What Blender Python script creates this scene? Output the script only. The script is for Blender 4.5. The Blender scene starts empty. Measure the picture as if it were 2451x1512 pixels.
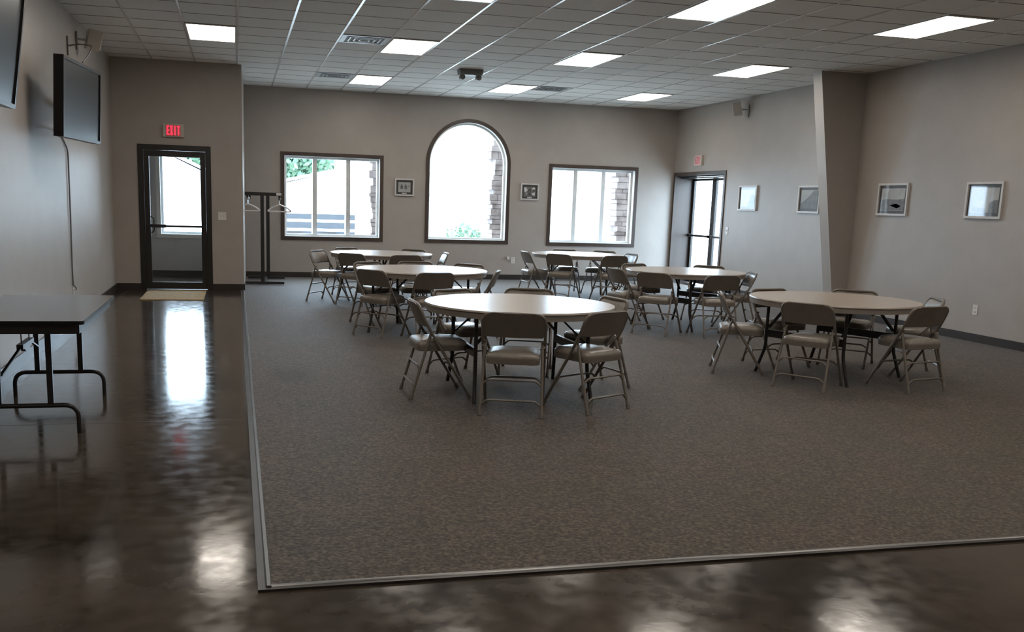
import bpy, bmesh, math, random
from mathutils import Vector, Matrix
random.seed(4)
C = bpy.context.scene.collection
SC = bpy.context.scene
PI = math.pi

# ------------------------------------------------------------ camera
cam_d = bpy.data.cameras.new('camera')
cam = bpy.data.objects.new('camera', cam_d); C.objects.link(cam)
cr = Vector((0.97012348, -0.24065824, 0.03072512)); cu = Vector((0.01388993, 0.18152951, 0.98328739)); cf = Vector((0.24221373, 0.95348342, -0.17944877))
m = Matrix((cr, cu, -cf)).transposed().to_4x4(); m.translation = (0, 0, 1.4615)
cam.matrix_world = m
cam_d.sensor_width = 36.0; cam_d.sensor_fit = 'HORIZONTAL'
cam_d.lens = 2275.77 / 2451 * 36
cam_d.shift_x = 87.82 / 2451; cam_d.shift_y = 146.53 / 2451
cam_d.clip_start = 0.05; cam_d.clip_end = 400
SC.camera = cam

# ------------------------------------------------------------ world, exposure
SKY = 9.0
w = bpy.data.worlds.new('world'); SC.world = w; w.use_nodes = True
bg = w.node_tree.nodes['Background']
bg.inputs[0].default_value = (0.70, 0.92, 1.12, 1); bg.inputs[1].default_value = SKY
SC.view_settings.view_transform = 'Standard'; SC.view_settings.look = 'None'
SC.view_settings.gamma = 1.0; SC.view_settings.exposure = 0.75
SC.view_settings.use_curve_mapping = False
LAMP = 6.5

# ------------------------------------------------------------ dimensions (from the photograph)
H = 3.419; T = 0.6096; GX = 0.661; GY = 12.6305
XL = -1.77; XR = 8.6225; YB = 18.11; YA = 15.41; XP = 0.115; YF = -4.0
TZ = 0.71; TR = 0.745

# ------------------------------------------------------------ materials
def mat(name, col, rough=0.5, metal=0.0, spec=0.5, col2=None, scale=8.0, detail=3.0, bump=0.0, bscale=None, coat=0.0, coat_rough=0.03, rough2=None, contrast=None, stretch=None):
    mt = bpy.data.materials.new(name); mt.use_nodes = True
    nt = mt.node_tree; b = nt.nodes['Principled BSDF']
    b.inputs['Base Color'].default_value = (*col, 1); b.inputs['Roughness'].default_value = rough
    b.inputs['Metallic'].default_value = metal; b.inputs['Specular IOR Level'].default_value = spec
    b.inputs['Coat Weight'].default_value = coat; b.inputs['Coat Roughness'].default_value = coat_rough
    tc = nt.nodes.new('ShaderNodeTexCoord'); mp = nt.nodes.new('ShaderNodeMapping')
    nt.links.new(tc.outputs['Object'], mp.inputs['Vector'])
    if stretch: mp.inputs['Scale'].default_value = stretch
    n = nt.nodes.new('ShaderNodeTexNoise'); n.inputs['Scale'].default_value = scale; n.inputs['Detail'].default_value = detail
    nt.links.new(mp.outputs[0], n.inputs['Vector'])
    c2 = col2 or tuple(c * 0.9 for c in col)
    r = nt.nodes.new('ShaderNodeValToRGB')
    lo, hi = contrast or (0.35, 0.65)
    r.color_ramp.elements[0].position = lo; r.color_ramp.elements[1].position = hi
    r.color_ramp.elements[0].color = (*c2, 1); r.color_ramp.elements[1].color = (*col, 1)
    nt.links.new(n.outputs['Fac'], r.inputs[0]); nt.links.new(r.outputs[0], b.inputs['Base Color'])
    if rough2 is not None:
        mr = nt.nodes.new('ShaderNodeMapRange'); mr.inputs['From Min'].default_value = 0.3; mr.inputs['From Max'].default_value = 0.7
        mr.inputs['To Min'].default_value = rough; mr.inputs['To Max'].default_value = rough2
        nt.links.new(n.outputs['Fac'], mr.inputs['Value']); nt.links.new(mr.outputs[0], b.inputs['Roughness'])
    if bump > 0:
        nb = nt.nodes.new('ShaderNodeTexNoise'); nb.inputs['Scale'].default_value = bscale or scale; nb.inputs['Detail'].default_value = 3
        nt.links.new(mp.outputs[0], nb.inputs['Vector'])
        bp = nt.nodes.new('ShaderNodeBump'); bp.inputs['Strength'].default_value = 1.0; bp.inputs['Distance'].default_value = bump
        nt.links.new(nb.outputs['Fac'], bp.inputs['Height']); nt.links.new(bp.outputs[0], b.inputs['Normal'])
    return mt

def emis(name, col, s):
    mt = bpy.data.materials.new(name); mt.use_nodes = True
    b = mt.node_tree.nodes['Principled BSDF']
    b.inputs['Base Color'].default_value = (*col, 1); b.inputs['Emission Color'].default_value = (*col, 1)
    b.inputs['Emission Strength'].default_value = s
    return mt

def glassmat(name, tint=(1, 1, 1)):
    mt = bpy.data.materials.new(name); mt.use_nodes = True
    nt = mt.node_tree; nt.nodes.clear()
    o = nt.nodes.new('ShaderNodeOutputMaterial'); mx = nt.nodes.new('ShaderNodeMixShader')
    t = nt.nodes.new('ShaderNodeBsdfTransparent'); g = nt.nodes.new('ShaderNodeBsdfGlossy'); f = nt.nodes.new('ShaderNodeFresnel')
    f.inputs[0].default_value = 1.45; g.inputs['Roughness'].default_value = 0.01; t.inputs[0].default_value = (*tint, 1)
    gm = nt.nodes.new('ShaderNodeNewGeometry'); iv = nt.nodes.new('ShaderNodeMath'); iv.operation = 'SUBTRACT'; iv.inputs[0].default_value = 1.0
    ml = nt.nodes.new('ShaderNodeMath'); ml.operation = 'MULTIPLY'   # thin pane: reflect on the outer faces only
    nt.links.new(gm.outputs['Backfacing'], iv.inputs[1]); nt.links.new(f.outputs[0], ml.inputs[0]); nt.links.new(iv.outputs[0], ml.inputs[1])
    nt.links.new(ml.outputs[0], mx.inputs[0]); nt.links.new(t.outputs[0], mx.inputs[1]); nt.links.new(g.outputs[0], mx.inputs[2])
    nt.links.new(mx.outputs[0], o.inputs[0])
    return mt

M = {}
M['wall'] = mat('painted_wall', (0.40, 0.365, 0.335), 0.42, spec=0.45, col2=(0.38, 0.345, 0.315), scale=3, bump=0.0012, bscale=90)
M['ceil'] = mat('ceiling_tile', (0.83, 0.81, 0.77), 0.85, col2=(0.74, 0.72, 0.685), scale=60, detail=5, bump=0.0015, bscale=140)
M['tee'] = mat('white_ceiling_tee', (0.72, 0.72, 0.70), 0.22, spec=0.6, scale=2)
M['tee_cross'] = mat('cross_tee_painted_shadow', (0.13, 0.125, 0.12), 0.6, scale=2)  # dark colour stands in for the shadow along the tile edges
M['concrete'] = None
M['striptrim'] = mat('dark_metal_carpet_edge', (0.055, 0.048, 0.044), 0.35, metal=0.3, col2=(0.035, 0.03, 0.027), scale=3)
M['joint'] = mat('floor_joint_glint', (0.10, 0.095, 0.09), 0.25, scale=4)  # floor joints, colour lightened to stand for the reflection along them
M['metaltrim'] = mat('aluminium_strip', (0.20, 0.20, 0.195), 0.32, metal=0.9, scale=20)
M['base'] = mat('dark_baseboard', (0.035, 0.028, 0.024), 0.35, spec=0.5, scale=4)
M['trimwood'] = mat('dark_brown_trim', (0.072, 0.050, 0.041), 0.4, spec=0.5, col2=(0.052, 0.036, 0.029), scale=6, stretch=(1, 1, 0.1))
M['bronze'] = mat('dark_bronze_door_metal', (0.018, 0.016, 0.015), 0.35, spec=0.5, scale=5)
M['vinyl'] = mat('white_window_vinyl', (0.72, 0.73, 0.72), 0.4, scale=3)
M['glass'] = glassmat('window_glass')
M['chairmetal'] = mat('beige_chair_enamel', (0.175, 0.152, 0.130), 0.33, spec=0.5, scale=10)
M['vinylpad'] = mat('beige_seat_vinyl', (0.25, 0.225, 0.195), 0.27, spec=0.55, col2=(0.22, 0.195, 0.17), scale=30, bump=0.0006, bscale=200)
M['rubber'] = mat('grey_rubber', (0.16, 0.145, 0.13), 0.7, scale=10)
M['tabletop'] = mat('beige_laminate', (0.50, 0.43, 0.375), 0.27, spec=1.0, col2=(0.42, 0.365, 0.32), scale=160, detail=2)
M['tableedge'] = mat('brown_grey_table_edge', (0.26, 0.23, 0.205), 0.4, scale=8)
M['blacksteel'] = mat('black_steel', (0.022, 0.020, 0.019), 0.35, spec=0.5, scale=8)
M['greytop'] = mat('grey_laminate', (0.15, 0.14, 0.137), 0.25, spec=0.6, col2=(0.17, 0.16, 0.155), scale=60, detail=4)
M['tvplastic'] = mat('black_glossy_plastic', (0.010, 0.009, 0.009), 0.35, spec=0.25, scale=4)
M['tvscreen'] = mat('tv_screen', (0.014, 0.014, 0.013), 0.28, spec=0.15, scale=4)
M['whiteplastic'] = mat('white_plastic', (0.72, 0.71, 0.69), 0.35, scale=6)
M['beigeplastic'] = mat('beige_plastic', (0.58, 0.53, 0.47), 0.4, scale=6)
M['greycable'] = mat('grey_cable', (0.17, 0.165, 0.16), 0.5, scale=6)
M['signred'] = emis('exit_letters_red', (1.0, 0.03, 0.07), 0.9)
M['signface'] = mat('exit_sign_pink_face', (0.75, 0.22, 0.24), 0.4, scale=5)
M['signpale'] = mat('pale_sign_face', (0.75, 0.46, 0.46), 0.4, scale=5)  # paler pink and red for the sign over the double door
M['signletter'] = mat('pale_red_letters', (0.68, 0.16, 0.18), 0.4, scale=5)
M['lampface'] = emis('fluorescent_diffuser', (1.0, 0.91, 0.80), LAMP)
M['lampframe'] = mat('white_lamp_frame', (0.75, 0.75, 0.73), 0.35, scale=3)
M['greymetal'] = mat('grey_vent_metal', (0.33, 0.34, 0.34), 0.4, metal=0.2, scale=5)
M['ventdark'] = mat('vent_dark', (0.06, 0.06, 0.06), 0.6, scale=5)
M['ventlight'] = mat('vent_white_vane', (0.75, 0.76, 0.75), 0.35, scale=5)
M['devgrey'] = mat('grey_device_plastic', (0.20, 0.215, 0.22), 0.5, scale=5)
M['mat'] = mat('tan_coir', (0.42, 0.29, 0.13), 0.9, col2=(0.28, 0.19, 0.08), scale=22, detail=5, bump=0.002, bscale=150)
M['frame'] = mat('silver_white_frame', (0.60, 0.58, 0.56), 0.4, scale=8)
M['passe'] = mat('dark_mat_board', (0.05, 0.047, 0.045), 0.5, scale=10, coat=1.0)
M['pic_light'] = mat('photo_light_grey', (0.42, 0.42, 0.41), 0.5, col2=(0.34, 0.34, 0.33), scale=9, coat=1.0)
M['pic_mid'] = mat('photo_mid_grey', (0.17, 0.17, 0.17), 0.5, col2=(0.10, 0.10, 0.10), scale=16, coat=1.0)
M['pic_dark'] = mat('photo_dark_grey', (0.07, 0.07, 0.07), 0.5, col2=(0.04, 0.04, 0.04), scale=16, coat=1.0)
M['pic_white'] = mat('photo_white', (0.62, 0.62, 0.61), 0.5, scale=16, coat=1.0)
M['hanger'] = mat('white_hanger_plastic', (0.78, 0.78, 0.78), 0.3, scale=6)
M['chrome'] = mat('chrome', (0.7, 0.7, 0.7), 0.15, metal=1.0, scale=6)
M['ground'] = mat('pale_gravel', (0.55, 0.53, 0.50), 0.9, col2=(0.48, 0.46, 0.43), scale=4)
M['stone'] = mat('pinkish_stone', (0.34, 0.29, 0.275), 0.8, col2=(0.20, 0.165, 0.155), scale=5, detail=2)
M['whitemetal'] = mat('white_sheet_metal', (0.82, 0.83, 0.83), 0.5, scale=2)
M['railwhite'] = mat('white_rail', (0.80, 0.80, 0.80), 0.5, scale=2)
M['darkveh'] = mat('dark_trailer_paint', (0.030, 0.035, 0.042), 0.4, scale=4)
M['leaf'] = mat('green_leaves', (0.17, 0.27, 0.17), 0.7, col2=(0.09, 0.17, 0.11), scale=2.5, detail=6)
M['bark'] = mat('bark', (0.07, 0.05, 0.04), 0.9, scale=6)

def carpetmat():
    mt = bpy.data.materials.new('mottled_carpet'); mt.use_nodes = True
    nt = mt.node_tree; b = nt.nodes['Principled BSDF']
    b.inputs['Roughness'].default_value = 0.68; b.inputs['Specular IOR Level'].default_value = 0.25
    b.inputs['Sheen Weight'].default_value = 0.15; b.inputs['Sheen Roughness'].default_value = 0.4
    tc = nt.nodes.new('ShaderNodeTexCoord')
    def noise(s, d):
        n = nt.nodes.new('ShaderNodeTexNoise'); n.inputs['Scale'].default_value = s; n.inputs['Detail'].default_value = d
        nt.links.new(tc.outputs['Object'], n.inputs['Vector']); return n
    a = noise(62, 4); c = noise(2.6, 4)
    r = nt.nodes.new('ShaderNodeValToRGB'); e = r.color_ramp.elements
    e[0].position = 0.34; e[0].color = (0.026, 0.020, 0.016, 1); e[1].position = 0.70; e[1].color = (0.165, 0.130, 0.103, 1)
    e2 = r.color_ramp.elements.new(0.5); e2.color = (0.074, 0.057, 0.045, 1)
    nt.links.new(a.outputs['Fac'], r.inputs[0])
    r2 = nt.nodes.new('ShaderNodeValToRGB'); r2.color_ramp.elements[0].position = 0.35; r2.color_ramp.elements[1].position = 0.65
    r2.color_ramp.elements[0].color = (0.80, 0.86, 0.80, 1); r2.color_ramp.elements[1].color = (1.0, 0.93, 0.93, 1)
    nt.links.new(c.outputs['Fac'], r2.inputs[0])
    mx = nt.nodes.new('ShaderNodeMix'); mx.data_type = 'RGBA'; mx.blend_type = 'MULTIPLY'; mx.inputs[0].default_value = 1
    nt.links.new(r.outputs[0], mx.inputs[6]); nt.links.new(r2.outputs[0], mx.inputs[7]); nt.links.new(mx.outputs[2], b.inputs['Base Color'])
    # a worn dark stain
    ms = nt.nodes.new('ShaderNodeMapping'); ms.vector_type = 'POINT'; nt.links.new(tc.outputs['Object'], ms.inputs[0])
    ms.inputs['Location'].default_value = (-0.42 * 4.0, -7.95 * 2.2, 0); ms.inputs['Scale'].default_value = (4.0, 2.2, 0)
    ln = nt.nodes.new('ShaderNodeVectorMath'); ln.operation = 'LENGTH'; nt.links.new(ms.outputs[0], ln.inputs[0])
    sr = nt.nodes.new('ShaderNodeMapRange'); sr.interpolation_type = 'SMOOTHSTEP'; sr.inputs['From Min'].default_value = 0.25; sr.inputs['From Max'].default_value = 1.0; sr.inputs['To Min'].default_value = 0.6; sr.inputs['To Max'].default_value = 1.0
    nt.links.new(ln.outputs['Value'], sr.inputs['Value'])
    mx2 = nt.nodes.new('ShaderNodeMix'); mx2.data_type = 'RGBA'; mx2.blend_type = 'MULTIPLY'; mx2.inputs[0].default_value = 1
    nt.links.new(mx.outputs[2], mx2.inputs[6]); nt.links.new(sr.outputs[0], mx2.inputs[7]); nt.links.new(mx2.outputs[2], b.inputs['Base Color'])
    bp = nt.nodes.new('ShaderNodeBump'); bp.inputs['Distance'].default_value = 0.004; bp.inputs['Strength'].default_value = 0.6
    nt.links.new(a.outputs['Fac'], bp.inputs['Height']); nt.links.new(bp.outputs[0], b.inputs['Normal'])
    return mt
M['carpet'] = carpetmat()
def concretemat():
    mt = bpy.data.materials.new('stained_concrete'); mt.use_nodes = True
    nt = mt.node_tree; b = nt.nodes['Principled BSDF']; b.inputs['Specular IOR Level'].default_value = 0.27
    tc = nt.nodes.new('ShaderNodeTexCoord')
    def noise(s, d, dist=0.0, sc=None):
        mp = nt.nodes.new('ShaderNodeMapping'); nt.links.new(tc.outputs['Object'], mp.inputs[0])
        if sc: mp.inputs['Scale'].default_value = sc
        n = nt.nodes.new('ShaderNodeTexNoise'); n.inputs['Scale'].default_value = s; n.inputs['Detail'].default_value = d; n.inputs['Distortion'].default_value = dist
        nt.links.new(mp.outputs[0], n.inputs['Vector']); return n
    big = noise(1.1, 5, 0.0); fine = noise(10, 8, 0.0)
    ad = nt.nodes.new('ShaderNodeMath'); ad.operation = 'ADD'; sc_ = nt.nodes.new('ShaderNodeMath'); sc_.operation = 'MULTIPLY'; sc_.inputs[1].default_value = 0.45
    nt.links.new(fine.outputs['Fac'], sc_.inputs[0]); nt.links.new(big.outputs['Fac'], ad.inputs[0]); nt.links.new(sc_.outputs[0], ad.inputs[1])
    r = nt.nodes.new('ShaderNodeValToRGB'); e = r.color_ramp.elements
    e[0].position = 0.52; e[0].color = (0.028, 0.021, 0.016, 1); e[1].position = 1.0; e[1].color = (0.080, 0.061, 0.046, 1)
    e2 = e.new(0.70); e2.color = (0.050, 0.039, 0.030, 1)
    nt.links.new(ad.outputs[0], r.inputs[0]); nt.links.new(r.outputs[0], b.inputs['Base Color'])
    mr = nt.nodes.new('ShaderNodeMapRange'); mr.inputs['From Min'].default_value = 0.35; mr.inputs['From Max'].default_value = 0.65; mr.inputs['To Min'].default_value = 0.09; mr.inputs['To Max'].default_value = 0.16
    nt.links.new(fine.outputs['Fac'], mr.inputs['Value']); nt.links.new(mr.outputs[0], b.inputs['Roughness'])
    wav = noise(11, 4, 0.3); bp = nt.nodes.new('ShaderNodeBump'); bp.inputs['Strength'].default_value = 1; bp.inputs['Distance'].default_value = 0.00028
    nt.links.new(wav.outputs['Fac'], bp.inputs['Height'])
    wav2 = noise(2.0, 2, 0.0); bp2 = nt.nodes.new('ShaderNodeBump'); bp2.inputs['Strength'].default_value = 1; bp2.inputs['Distance'].default_value = 0.0002
    nt.links.new(wav2.outputs['Fac'], bp2.inputs['Height']); nt.links.new(bp.outputs[0], bp2.inputs['Normal']); nt.links.new(bp2.outputs[0], b.inputs['Normal'])
    return mt
M['concrete'] = concretemat()

# ------------------------------------------------------------ mesh helpers
def obj(name, bm, material, parent=None, smooth=False):
    me = bpy.data.meshes.new(name)
    bmesh.ops.recalc_face_normals(bm, faces=bm.faces[:])
    bm.to_mesh(me); bm.free()
    me.materials.append(material)
    if smooth:
        for p in me.polygons: p.use_smooth = True
        try: me.set_sharp_from_angle(angle=math.radians(42))
        except Exception: pass
    o = bpy.data.objects.new(name, me); C.objects.link(o)
    if parent: o.parent = parent
    return o
def struct(name, bm, material, parent=None, smooth=False, label=None):
    o = obj(name, bm, material, parent, smooth)
    if parent is None: o['kind'] = 'structure'
    if label: o['label'] = label
    return o
def thing(name, label, cat, loc=(0, 0, 0), rotz=0, group=None, kind=None):
    o = bpy.data.objects.new(name, None); C.objects.link(o); o.empty_display_size = 0.1
    o.location = loc; o.rotation_euler = (0, 0, rotz); o['label'] = label; o['category'] = cat
    if group: o['group'] = group
    if kind: o['kind'] = kind
    return o
def tag(o, label, cat, group=None):
    o['label'] = label; o['category'] = cat
    if group: o['group'] = group
    return o
def NB(): return bmesh.new()
def box(bm, x0, x1, y0, y1, z0, z1, mtx=None):
    vs = [bm.verts.new((x, y, z)) for x in (x0, x1) for y in (y0, y1) for z in (z0, z1)]
    if mtx:
        for v in vs: v.co = mtx @ v.co
    for f in ((0, 1, 3, 2), (4, 6, 7, 5), (0, 4, 5, 1), (2, 3, 7, 6), (0, 2, 6, 4), (1, 5, 7, 3)): bm.faces.new([vs[i] for i in f])
    return bm
def prism(bm, pts, axis, a, b):
    """polygon pts extruded along axis from a to b"""
    def P3(p, t):
        return {0: (t, p[0], p[1]), 1: (p[0], t, p[1]), 2: (p[0], p[1], t)}[axis]
    A = [bm.verts.new(P3(p, a)) for p in pts]; B = [bm.verts.new(P3(p, b)) for p in pts]
    bm.faces.new(A); bm.faces.new(B[::-1]); n = len(pts)
    for i in range(n): bm.faces.new((A[i], B[i], B[(i + 1) % n], A[(i + 1) % n]))
    return bm
def roundpath(pts, r, n=5):
    pts = [Vector(p) for p in pts]; out = [pts[0]]
    for i in range(1, len(pts) - 1):
        a, b, c = pts[i - 1], pts[i], pts[i + 1]
        d1 = (a - b); d2 = (c - b); rr = min(r, d1.length * 0.49, d2.length * 0.49)
        p1 = b + d1.normalized() * rr; p2 = b + d2.normalized() * rr
        for k in range(n + 1):
            t = k / n; out.append(p1 * (1 - t) ** 2 + b * 2 * t * (1 - t) + p2 * t * t)
    out.append(pts[-1]); return out
def tube(bm, pts, r, n=8, closed=False):
    pts = [Vector(p) for p in pts]; rings = []; N = len(pts)
    t0 = (pts[1] - pts[0]).normalized()
    up = Vector((0, 0, 1)) if abs(t0.z) < 0.9 else Vector((0, 1, 0))
    u = t0.cross(up).normalized()
    for i, p in enumerate(pts):
        if closed: t = (pts[(i + 1) % N] - pts[i - 1]).normalized()
        elif i == 0: t = t0
        elif i == N - 1: t = (pts[-1] - pts[-2]).normalized()
        else: t = ((pts[i + 1] - p).normalized() + (p - pts[i - 1]).normalized()).normalized()
        u = (u - t * u.dot(t)).normalized(); v = t.cross(u)
        rings.append([bm.verts.new(p + (u * math.cos(2 * PI * k / n) + v * math.sin(2 * PI * k / n)) * r) for k in range(n)])
    rng = range(N) if closed else range(N - 1)
    for i in rng:
        A, B = rings[i], rings[(i + 1) % N]
        for k in range(n): bm.faces.new((A[k], A[(k + 1) % n], B[(k + 1) % n], B[k]))
    if not closed: bm.faces.new(rings[0][::-1]); bm.faces.new(rings[-1])
    return bm
def lathe(bm, prof, n=64, mtx=None):
    rings = []
    for r, z in prof: rings.append([bm.verts.new((r * math.cos(2 * PI * k / n), r * math.sin(2 * PI * k / n), z)) for k in range(n)])
    if mtx:
        for R_ in rings:
            for v in R_: v.co = mtx @ v.co
    for i in range(len(rings) - 1):
        for k in range(n): bm.faces.new((rings[i][k], rings[i][(k + 1) % n], rings[i + 1][(k + 1) % n], rings[i + 1][k]))
    bm.faces.new(rings[0][::-1]); bm.faces.new(rings[-1])
    return bm
def rrect(hw, y0, y1, r, n=5):
    """rounded rectangle outline; r = (back-left/right, front) radii"""
    rb, rf = r; out = []
    for cx, cy, rr, a0 in ((hw - rf, y1 - rf, rf, 0), (-hw + rf, y1 - rf, rf, 90), (-hw + rb, y0 + rb, rb, 180), (hw - rb, y0 + rb, rb, 270)):
        for k in range(n + 1):
            a = math.radians(a0 + 90 * k / n); out.append((cx + rr * math.cos(a), cy + rr * math.sin(a)))
    return out
def bar(bm, a, b, w, t):
    """flat bar between two points, section w x t"""
    a = Vector(a); b = Vector(b); d = (b - a); L = d.length; z = d.normalized()
    x = z.cross(Vector((0, 0, 1)) if abs(z.z) < 0.9 else Vector((0, 1, 0))).normalized(); y = z.cross(x)
    mt = Matrix((x, y, z)).transposed().to_4x4(); mt.translation = a
    return box(bm, -w / 2, w / 2, -t / 2, t / 2, 0, L, mt)

# ------------------------------------------------------------ floor, carpet
WT = 0.2
struct('floor', box(NB(), XL - WT, XR + 1.6, YF - WT, YB + WT, -0.15, 0.0), M['concrete'])
struct('floor_carpet', box(NB(), 0.1, XR, 3.49, YB, 0.0, 0.008), M['carpet'])
bm = NB()
box(bm, 0.062, 0.1, 3.455, YA, 0.0, 0.010); box(bm, 0.1, XR, 3.455, 3.49, 0.0, 0.010)
struct('trim_1', bm, M['striptrim']); bm = NB()
prism(bm, [(0.090, 0.010), (0.114, 0.010), (0.110, 0.016), (0.096, 0.016)], 1, 3.478, YA - 0.001)
prism(bm, [(3.480, 0.010), (3.498, 0.010), (3.495, 0.014), (3.484, 0.014)], 0, 0.1, XR)
struct('trim_5', bm, M['metaltrim'])
bm = NB()
for y in (6.36, 0.4): box(bm, XL, 0.06, y - 0.004, y + 0.004, 0.0, 0.0008)
box(bm, -1.62, -1.612, YF, YA, 0.0, 0.0008)
struct('trim_2', bm, M['joint'])

# ------------------------------------------------------------ walls
RB = YB + WT
W1 = (0.875, 2.635, 0.765, 2.225); W3 = (6.025, 7.765, 0.755, 2.205); AR = (3.575, 5.105, 0.765, 2.205); AXC = (AR[0] + AR[1]) / 2; ARR = 0.765
VW = (-1.30, -0.12, 0.755, 2.25)
bm = NB()
cols = [(XL - WT, VW[0], None), (VW[0], VW[1], VW), (VW[1], W1[0], None), (W1[0], W1[1], W1), (W1[1], AR[0], None), (AR[1], W3[0], None), (W3[0], W3[1], W3), (W3[1], XR + WT, None)]
for x0, x1, o in cols:
    if o is None: box(bm, x0, x1, YB, RB, 0, H)
    else: box(bm, x0, x1, YB, RB, 0, o[2]); box(bm, x0, x1, YB, RB, o[3], H)
box(bm, AR[0], AR[1], YB, RB, 0, AR[2])
NA = 32
ap = [(AXC - ARR * math.cos(PI * k / NA), AR[3] + ARR * math.sin(PI * k / NA)) for k in range(NA + 1)]
for k in range(NA):
    (xa, za), (xb, zb) = ap[k], ap[k + 1]
    prism(bm, [(xa, za), (xb, zb), (xb, H), (xa, H)], 1, YB, RB)
struct('wall_back', bm, M['wall'])
struct('wall_left', box(NB(), XL - WT, XL, YF, YB, 0, H), M['wall'])
struct('wall_front', box(NB(), XL - WT, XR + WT, YF - WT, YF, 0, H), M['wall'])
# right wall with the double door opening
DY0, DY1, DZ = 16.03, 18.03, 2.13
bm = NB(); box(bm, XR, XR + WT, YF, DY0 - .03, 0, H); box(bm, XR, XR + WT, DY1 + .03, YB, 0, H); box(bm, XR, XR + WT, DY0 - .03, DY1 + .03, DZ + .03, H)
struct('wall_right', bm, M['wall'])
# partition wall with the vestibule door, and the return wall beside it
AX0, AX1, AZ = -1.345, -0.425, 2.12
bm = NB(); box(bm, XL, AX0, YA, YA + .12, 0, H); box(bm, AX1, XP, YA, YA + .12, 0, H); box(bm, AX0, AX1, YA, YA + .12, AZ, H)
prism(bm, [(XP - .12, YA + .12), (XP, YA + .12), (XP + .055, YB), (XP - .07, YB)], 2, 0, H)
struct('wall_partition', bm, M['wall'])
# tapered boxed-in column on the right wall (wide at the ceiling, narrow at the floor)
bm = NB(); prism(bm, [(7.89, H), (XR, H), (XR, 0.0), (8.44, 0.0)], 1, 12.15, 12.36)
struct('wall_column', bm, M['wall'])
struct('ceiling', box(NB(), XL - WT, XR + WT, YF - WT, RB, H, H + .12), M['ceil'])
bm = NB()
k = -4
while GX + k * T < XR:
    x = GX + k * T
    if x > XL: box(bm, x - .012, x + .012, YF, YA if x < XP else YB, H - .005, H)
    k += 1
struct('trim_3', bm, M['tee'])
bm = NB()
j = -27
while GY + j * T < YB:
    y = GY + j * T
    if y > YF: box(bm, XL if y < YA else XP + .06, XR, y - .007, y + .007, H - .0022, H)
    j += 1
struct('trim_4', bm, M['tee_cross'])

# baseboards
BH = 0.105; BT = 0.014
struct('baseboard_back', box(NB(), XP + .055, XR, YB - BT, YB, 0.0, BH), M['base'])
struct('baseboard_left', box(NB(), XL, XL + BT, YF, YA, 0, BH), M['base'])
bm = NB(); box(bm, XL + BT, AX0 - .07, YA - BT, YA, 0, BH); box(bm, AX1 + .07, XP + .01, YA - BT, YA, 0, BH)
box(bm, XP, XP + BT, YA, YA + .2, 0, BH)
struct('baseboard_partition', bm, M['base'])
bm = NB(); box(bm, XR - BT, XR, 3.5, 12.15, 0.0, BH); box(bm, XR - BT, XR, 12.36, DY0 - .07, 0.0, BH)
box(bm, XR - .005 - .19, XR - .014, 12.15 - BT, 12.15, 0.0, BH); box(bm, XR - BT, XR, YF, 3.45, 0, BH)
struct('baseboard_right', bm, M['base'])
struct('baseboard_vestibule', box(NB(), XL, XP - .07, YB - BT, YB, 0, BH), M['base'])

# ------------------------------------------------------------ windows
def rectframe(bm, x0, x1, z0, z1, wd, y0, y1):
    box(bm, x0, x1, y0, y1, z0, z0 + wd); box(bm, x0, x1, y0, y1, z1 - wd, z1)
    box(bm, x0, x0 + wd, y0, y1, z0 + wd, z1 - wd); box(bm, x1 - wd, x1, y0, y1, z0 + wd, z1 - wd); return bm
def window(n, o, mull, casing='trimwood'):
    x0, x1, z0, z1 = o; c = 0.066
    r = struct('window_%d' % n, rectframe(NB(), x0 - c, x1 + c, z0 - c, z1 + c, c, YB - .018, YB), M[casing])
    bm = rectframe(NB(), x0, x1, z0, z1, .045, RB - .09, RB - .03)
    for a, b in mull: box(bm, a, b, RB - .10, RB - .03, z0 + .045, z1 - .045)
    struct('window_frame', bm, M['vinyl'], r)
    bm = NB(); box(bm, x0, x1, YB, RB - .09, z0 - .001, z0 + .004); box(bm, x0, x0 + .004, YB, RB - .09, z0, z1); box(bm, x1 - .004, x1, YB, RB - .09, z0, z1); box(bm, x0, x1, YB, RB - .09, z1 - .004, z1)
    struct('window_liner', bm, M['vinyl'], r)
    e = [x0 + .045] + [v for ab in mull for v in ab] + [x1 - .045]
    for i in range(0, len(e), 2): struct('pane', box(NB(), e[i], e[i + 1], RB - .065, RB - .059, z0 + .045, z1 - .045), M['glass'], r)
    return r
window(1, W1, [(1.395, 1.475), (2.015, 2.095)])
window(3, W3, [(6.508, 6.587), (7.098, 7.178)])
window(4, VW, [], 'beigeplastic')
# arched window
def archring(bm, ro, ri, y0, y1, zc, zb, n=40):
    outer = [(AXC - ro, zb)] + [(AXC - ro * math.cos(PI * k / n), zc + ro * math.sin(PI * k / n)) for k in range(n + 1)] + [(AXC + ro, zb)]
    inner = [(AXC - ri, zb)] + [(AXC - ri * math.cos(PI * k / n), zc + ri * math.sin(PI * k / n)) for k in range(n + 1)] + [(AXC + ri, zb)]
    vo = [[bm.verts.new((x, y, z)) for x, z in outer] for y in (y0, y1)]; vi = [[bm.verts.new((x, y, z)) for x, z in inner] for y in (y0, y1)]
    for i in range(len(outer) - 1):
        bm.faces.new((vo[0][i], vo[0][i + 1], vi[0][i + 1], vi[0][i])); bm.faces.new((vo[1][i], vi[1][i], vi[1][i + 1], vo[1][i + 1]))
        bm.faces.new((vo[0][i], vo[1][i], vo[1][i + 1], vo[0][i + 1])); bm.faces.new((vi[0][i], vi[0][i + 1], vi[1][i + 1], vi[1][i]))
    for q in (0, -1): bm.faces.new((vo[0][q], vi[0][q], vi[1][q], vo[1][q]))
    return bm
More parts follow.
